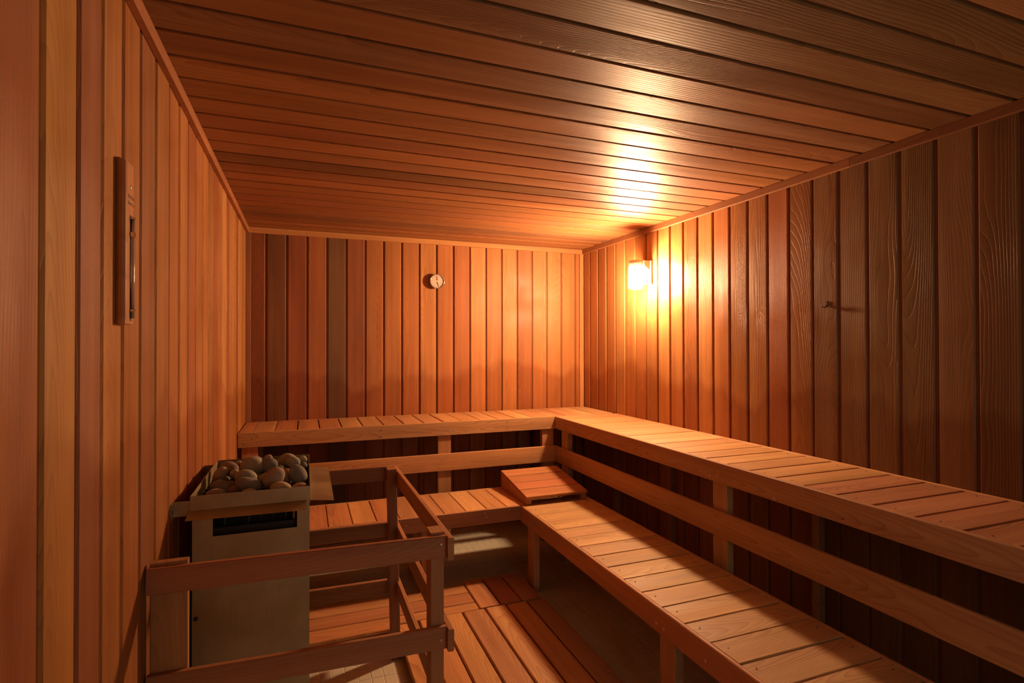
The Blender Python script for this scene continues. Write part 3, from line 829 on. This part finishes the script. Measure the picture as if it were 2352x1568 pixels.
for k, ((x, y, z, a, b_, ang), tone, lab) in enumerate(STONES):
    bn = max(b_, 0.58 * a)
    z -= (bn - b_)
    z = max(z, 0.9195 + bn * 0.80)
    th_ = math.radians(ang)
    ax1 = CR * math.cos(th_) + CU * math.sin(th_)
    ax2 = -CR * math.sin(th_) + CU * math.cos(th_)
    R = Matrix((ax1, ax2, CF * -1)).transposed()
    bm = bmesh.new()
    bmesh.ops.create_icosphere(bm, subdivisions=4, radius=1.0)
    cdep = 0.5 * (a + bn) * 0.80
    for v in bm.verts:
        d_ = v.co.normalized()
        n_ = mnoise.noise(d_ * 1.1 + Vector((k * 7.3, 0, 0))) * 0.06 + mnoise.noise(d_ * 2.6 + Vector((0, k * 3.1, 0))) * 0.018
        v.co = d_ * (1 + n_)
        v.co = Vector((v.co.x * a, v.co.y * bn, v.co.z * cdep))
    bmesh.ops.rotate(bm, verts=bm.verts, cent=(0, 0, 0), matrix=R)
    # keep the stone inside the rims
    xs = [v.co.x for v in bm.verts]; ys = [v.co.y for v in bm.verts]
    x = min(max(x, tx0 + 0.004 - min(xs)), tx1 - 0.004 - max(xs)); y = min(max(y, ty0 + 0.004 - min(ys)), ty1 - 0.004 - max(ys))
    me = bpy.data.meshes.new('heater_stone'); bm.to_mesh(me); bm.free()
    me.materials.append(M['stone'])
    for p_ in me.polygons: p_.use_smooth = True
    o = link('heater_stone', me)
    o.location = (x, y, z)
    o.color = (*tone, 1)
    tag(o, lab, 'stone', 'stones heaped in the heater tray')

# ------------------------------------------------------------------ cedar guard round the heater
gd = thing('heater_guard', 'cedar guard rail of posts and three-tier rails around the heater', 'guard', (0.4, 2.06, 0))
RT = 0.019
GT = (0.45, 0.185, 0.08)
GX = 0.770                                    # left face of the side rails
YG0, YG1 = 1.590, 2.545
for (zl, zr) in ((0.829, 0.8165), (0.5610, 0.5460), (0.305, 0.295)):
    beam('rail', gd, (0.006, YG0 + RT / 2, zl), (GX + 0.002, YG0 + RT / 2, zr), 0.066, RT, (0, 0, 1), (0.44, 0.17, 0.075), M['rail'])
for z0, z1 in ((0.815, 0.817), (0.5440, 0.570), (0.295, 0.323)):
    beam('rail', gd, (GX + 0.002 + RT / 2, YG0 - 0.016, z0), (GX - 0.006 + RT / 2, YG1 + 0.060, z1), 0.066, RT, (0, 0, 1), (0.47, 0.20, 0.082), M['rail'])
for z in (0.8290, 0.5710, 0.308):
    beam('rail', gd, (0.03, YG1 + 0.0095, z + 0.004), (0.731, YG1 + 0.0095, z), 0.066, RT, (0, 0, 1), (0.40, 0.17, 0.078), M['rail'])
board('post', gd, (0.728, YG0 + RT + 0.0005, 0), (0.7685, YG0 + RT + 0.062, 0.857), 'z', '-y', (0.40, 0.165, 0.075), M['rail'], 0.002)
beam('post', gd, (0.764, 2.513, 0.0), (0.744, 2.513, 0.859), 0.040, 0.058, (1, 0, 0), (0.36, 0.145, 0.07), M['rail'], 0.002)
board('post', gd, (0.010, YG0 + RT + 0.0005, 0), (0.094, YG0 + RT + 0.022, 0.869), 'z', '-y', (0.42, 0.18, 0.08), M['rail'], 0.002)
board('post', gd, (0.010, YG1 - 0.020, 0), (0.085, YG1 - 0.0005, 0.862), 'z', '-y', (0.40, 0.165, 0.075), M['rail'], 0.002)
for z in (0.8260, 0.541, 0.29):
    screw(gd, (0.756, YG0, z), '-y', 0.0036)

# ------------------------------------------------------------------ wall lamp
LX, LY = W - 0.100, 3.155
lp = thing('wall_lamp', 'lit wall lamp with white frosted jar on the right wall', 'lamp', (W, LY, 1.90))
bm = bmesh.new()
bm_box(bm, (W - 0.016, LY - 0.056, 1.835), (W - 0.0005, LY + 0.05, 1.994))
done('wall_plate', bm, M['white_metal'], lp, origin=(W - 0.01, LY, 1.91))
bm = bmesh.new()
bm_box(bm, (W - 0.062, LY - 0.046, 1.960), (W - 0.016, LY + 0.046, 1.994))
# gusset below the arm
g = [(W - 0.016, 1.925), (W - 0.016, 1.960), (W - 0.062, 1.960)]
A = [bm.verts.new((x, LY - 0.046, z)) for x, z in g]; B = [bm.verts.new((x, LY - 0.043, z)) for x, z in g]
bm.faces.new(A); bm.faces.new(B[::-1])
for i in range(3): bm.faces.new((A[i], B[i], B[(i + 1) % 3], A[(i + 1) % 3]))
done('arm', bm, M['white_metal'], lp, origin=(W - 0.04, LY, 1.97))
bm = bmesh.new()
bm_lathe(bm, [(0, 1.957), (0.0445, 1.957), (0.0445, 1.990), (0.041, 1.996), (0, 1.998)], (LX, LY, 0), 'z', 40)
done('cap', bm, M['white_metal'], lp, True, origin=(LX, LY, 1.975))
bm = bmesh.new()
bm_lathe(bm, [(0, 1.801), (0.036, 1.802), (0.044, 1.808), (0.0470, 1.820), (0.0475, 1.945), (0.0455, 1.9565), (0, 1.9565)], (LX, LY, 0), 'z', 40)
done('glass_jar', bm, M['lamp_glass'], lp, True, origin=(LX, LY, 1.88))

# ------------------------------------------------------------------ thermometer on the left wall
tm = thing('thermometer', 'tall cedar wall thermometer with a glass tube on the left wall', 'thermometer', (0, 1.395, 1.64))
ty_0, ty_1, tz0, tz1 = 1.365, 1.424, 1.467, 1.815
bm = bmesh.new()
# a moulding with a rounded front, drawn in plan and pulled up
plan = [(0.0005, ty_0 + 0.006), (0.006, ty_0 + 0.002), (0.013, ty_0), (0.0185, ty_0 + 0.002), (0.0205, ty_0 + 0.007),
        (0.0205, ty_1 - 0.007), (0.0185, ty_1 - 0.002), (0.013, ty_1), (0.006, ty_1 - 0.002), (0.0005, ty_1 - 0.006)]
A = [bm.verts.new((x, y, tz0)) for x, y in plan]; B = [bm.verts.new((x, y, tz1 + (0.006 if x < 0.01 else 0))) for x, y in plan]
for i in range(len(plan)): bm.faces.new((A[i], A[(i + 1) % len(plan)], B[(i + 1) % len(plan)], B[i]))
bm.faces.new(A[::-1]); bm.faces.new(B)
bmesh.ops.recalc_face_normals(bm, faces=bm.faces)
c0 = Vector((0.01, 1.394, 1.64))
R3 = Matrix((AX['z'], AX['x'].cross(AX['z']), AX['x'])).transposed()
bmesh.ops.translate(bm, verts=bm.verts, vec=-c0)
bmesh.ops.rotate(bm, verts=bm.verts, cent=(0, 0, 0), matrix=R3.inverted())
o = done('backboard', bm, M['rail'], None)
o.parent = tm; place(o, c0); o.rotation_euler = R3.to_euler()
o.color = (0.47, 0.20, 0.078, 1)
bm = bmesh.new()
bm_box(bm, (0.0203, 1.3905, 1.474), (0.0209, 1.4035, 1.704))
done('tube_groove', bm, M['nail'], tm, origin=(0.02, 1.397, 1.6)).color = (0.2, 0.1, 0.05, 1)
bm = bmesh.new()
bm_tube(bm, [(0.0245, 1.397, 1.480), (0.0245, 1.397, 1.56), (0.0245, 1.397, 1.64), (0.0245, 1.397, 1.700)], 0.0034, 14)
done('glass_tube', bm, M['glass'], tm, True, origin=(0.0245, 1.397, 1.59))
for z, h in ((1.662, 0.010), (1.497, 0.004), (1.697, 0.003)):
    bm = bmesh.new()
    bm_box(bm, (0.0206, 1.3915, z - h / 2), (0.0284, 1.4025, z + h / 2))
    done('tube_clip', bm, M['chrome'], tm, origin=(0.0245, 1.397, z))
screw(tm, (0.0206, 1.397, 1.765), 'x', 0.0046)
def lettering(parent, text, size, loc, mat, rot, name='lettering'):
    cu = bpy.data.curves.new('lettering', 'FONT')
    cu.body = text; cu.size = size; cu.align_x = 'CENTER'; cu.extrude = 0.0001
    tmp = bpy.data.objects.new('tmp', cu)
    COL.objects.link(tmp)
    dg = bpy.context.evaluated_depsgraph_get()
    me = bpy.data.meshes.new_from_object(tmp.evaluated_get(dg))
    bpy.data.objects.remove(tmp, do_unlink=True)
    me.materials.clear(); me.materials.append(mat)
    o = link(name, me, parent)
    place(o, loc); o.rotation_euler = rot
    return o
RL = Matrix(((0, 0, 1), (1, 0, 0), (0, 1, 0))).to_euler()
lettering(tm, 'Am-Finn', 0.0125, (0.02065, 1.397, 1.7395), M['ink'], RL)
lettering(tm, 'Sauna Co.', 0.0105, (0.02065, 1.397, 1.7255), M['ink'], RL)

# ------------------------------------------------------------------ round hygrometer on the back wall
hg = thing('hygrometer', 'small round brass-rimmed dial gauge high on the back wall', 'gauge', (1.316, D, 1.907))
GC = (1.316, D, 1.907)
def lathe_part(name, prof, mat, smooth=True):
    bm = bmesh.new(); bm_lathe(bm, prof, GC, '-y', 48)
    return done(name, bm, mat, hg, smooth, origin=GC)
lathe_part('case', [(0, 0.0005), (0.050, 0.0005), (0.0535, 0.006), (0.0535, 0.029), (0.050, 0.030), (0, 0.030)], M['chrome'])
lathe_part('rim', [(0.0500, 0.0302), (0.0560, 0.0302), (0.0568, 0.034), (0.0545, 0.0385), (0.0515, 0.0375), (0.0500, 0.034), (0.0500, 0.0302)], M['chrome'])
lathe_part('dial', [(0.0499, 0.0306), (0, 0.0308)], M['dial'], False)
def needle(name, p, q, w, mat):
    bm = bmesh.new()
    p, q = Vector((p[0], 0, p[1])), Vector((q[0], 0, q[1]))
    d_ = (q - p).normalized(); s = Vector((d_.z, 0, -d_.x)) * w
    yy = D - 0.0322
    base = [p - s, p + s, q + s * 0.35, q - s * 0.35]
    A = [bm.verts.new((GC[0] + v.x, yy, GC[2] + v.z)) for v in base]
    B = [bm.verts.new((v.co.x, yy - 0.0008, v.co.z)) for v in A]
    bm.faces.new(A); bm.faces.new(B[::-1])
    for i in range(4): bm.faces.new((A[i], B[i], B[(i + 1) % 4], A[(i + 1) % 4]))
    bm_disc(bm, (GC[0] + p.x, yy - 0.0008, GC[2] + p.z), '-y', 0.0042, 0.001, 16)
    done(name, bm, mat, hg, origin=GC)
needle('needle', (0.001, 0.0105), (-0.003, 0.043), 0.0024, M['red'])
needle('needle', (0.001, -0.012), (0.0135, -0.043), 0.0022, M['ink'])
bm = bmesh.new()
for k in range(24):
    a = math.radians(15 * k)
    r0, r1 = (0.0415, 0.047) if k % 2 else (0.039, 0.047)
    d_ = Vector((math.sin(a), 0, math.cos(a))); s = Vector((d_.z, 0, -d_.x)) * 0.0005
    v = [bm.verts.new(Vector(GC) + Vector((0, -0.0311, 0)) + q) for q in (d_ * r0 - s, d_ * r0 + s, d_ * r1 + s, d_ * r1 - s)]
    bm.faces.new(v)
done('tick_marks', bm, M['ink'], hg, origin=GC)['kind'] = 'stuff'

# ------------------------------------------------------------------ small hook on the right wall
hk = thing('coat_hook', 'tiny dark double hook screwed to the right wall above the bench', 'hook', (W, 1.783, 1.598))
bm = bmesh.new()
bm_box(bm, (W - 0.003, 1.7785, 1.592), (W - 0.0003, 1.7865, 1.617))
done('hook_plate', bm, M['nail'], hk, origin=(W, 1.783, 1.604))
for s in (-1, 1):
    bm = bmesh.new()
    bm_tube(bm, [(W - 0.003, 1.783, 1.598), (W - 0.006, 1.783 + s * 0.006, 1.590), (W - 0.008, 1.783 + s * 0.012, 1.589), (W - 0.009, 1.783 + s * 0.018, 1.595), (W - 0.008, 1.783 + s * 0.021, 1.604)], 0.0021, 8)
    done('hook_prong', bm, M['nail'], hk, True, origin=(W, 1.783, 1.598))
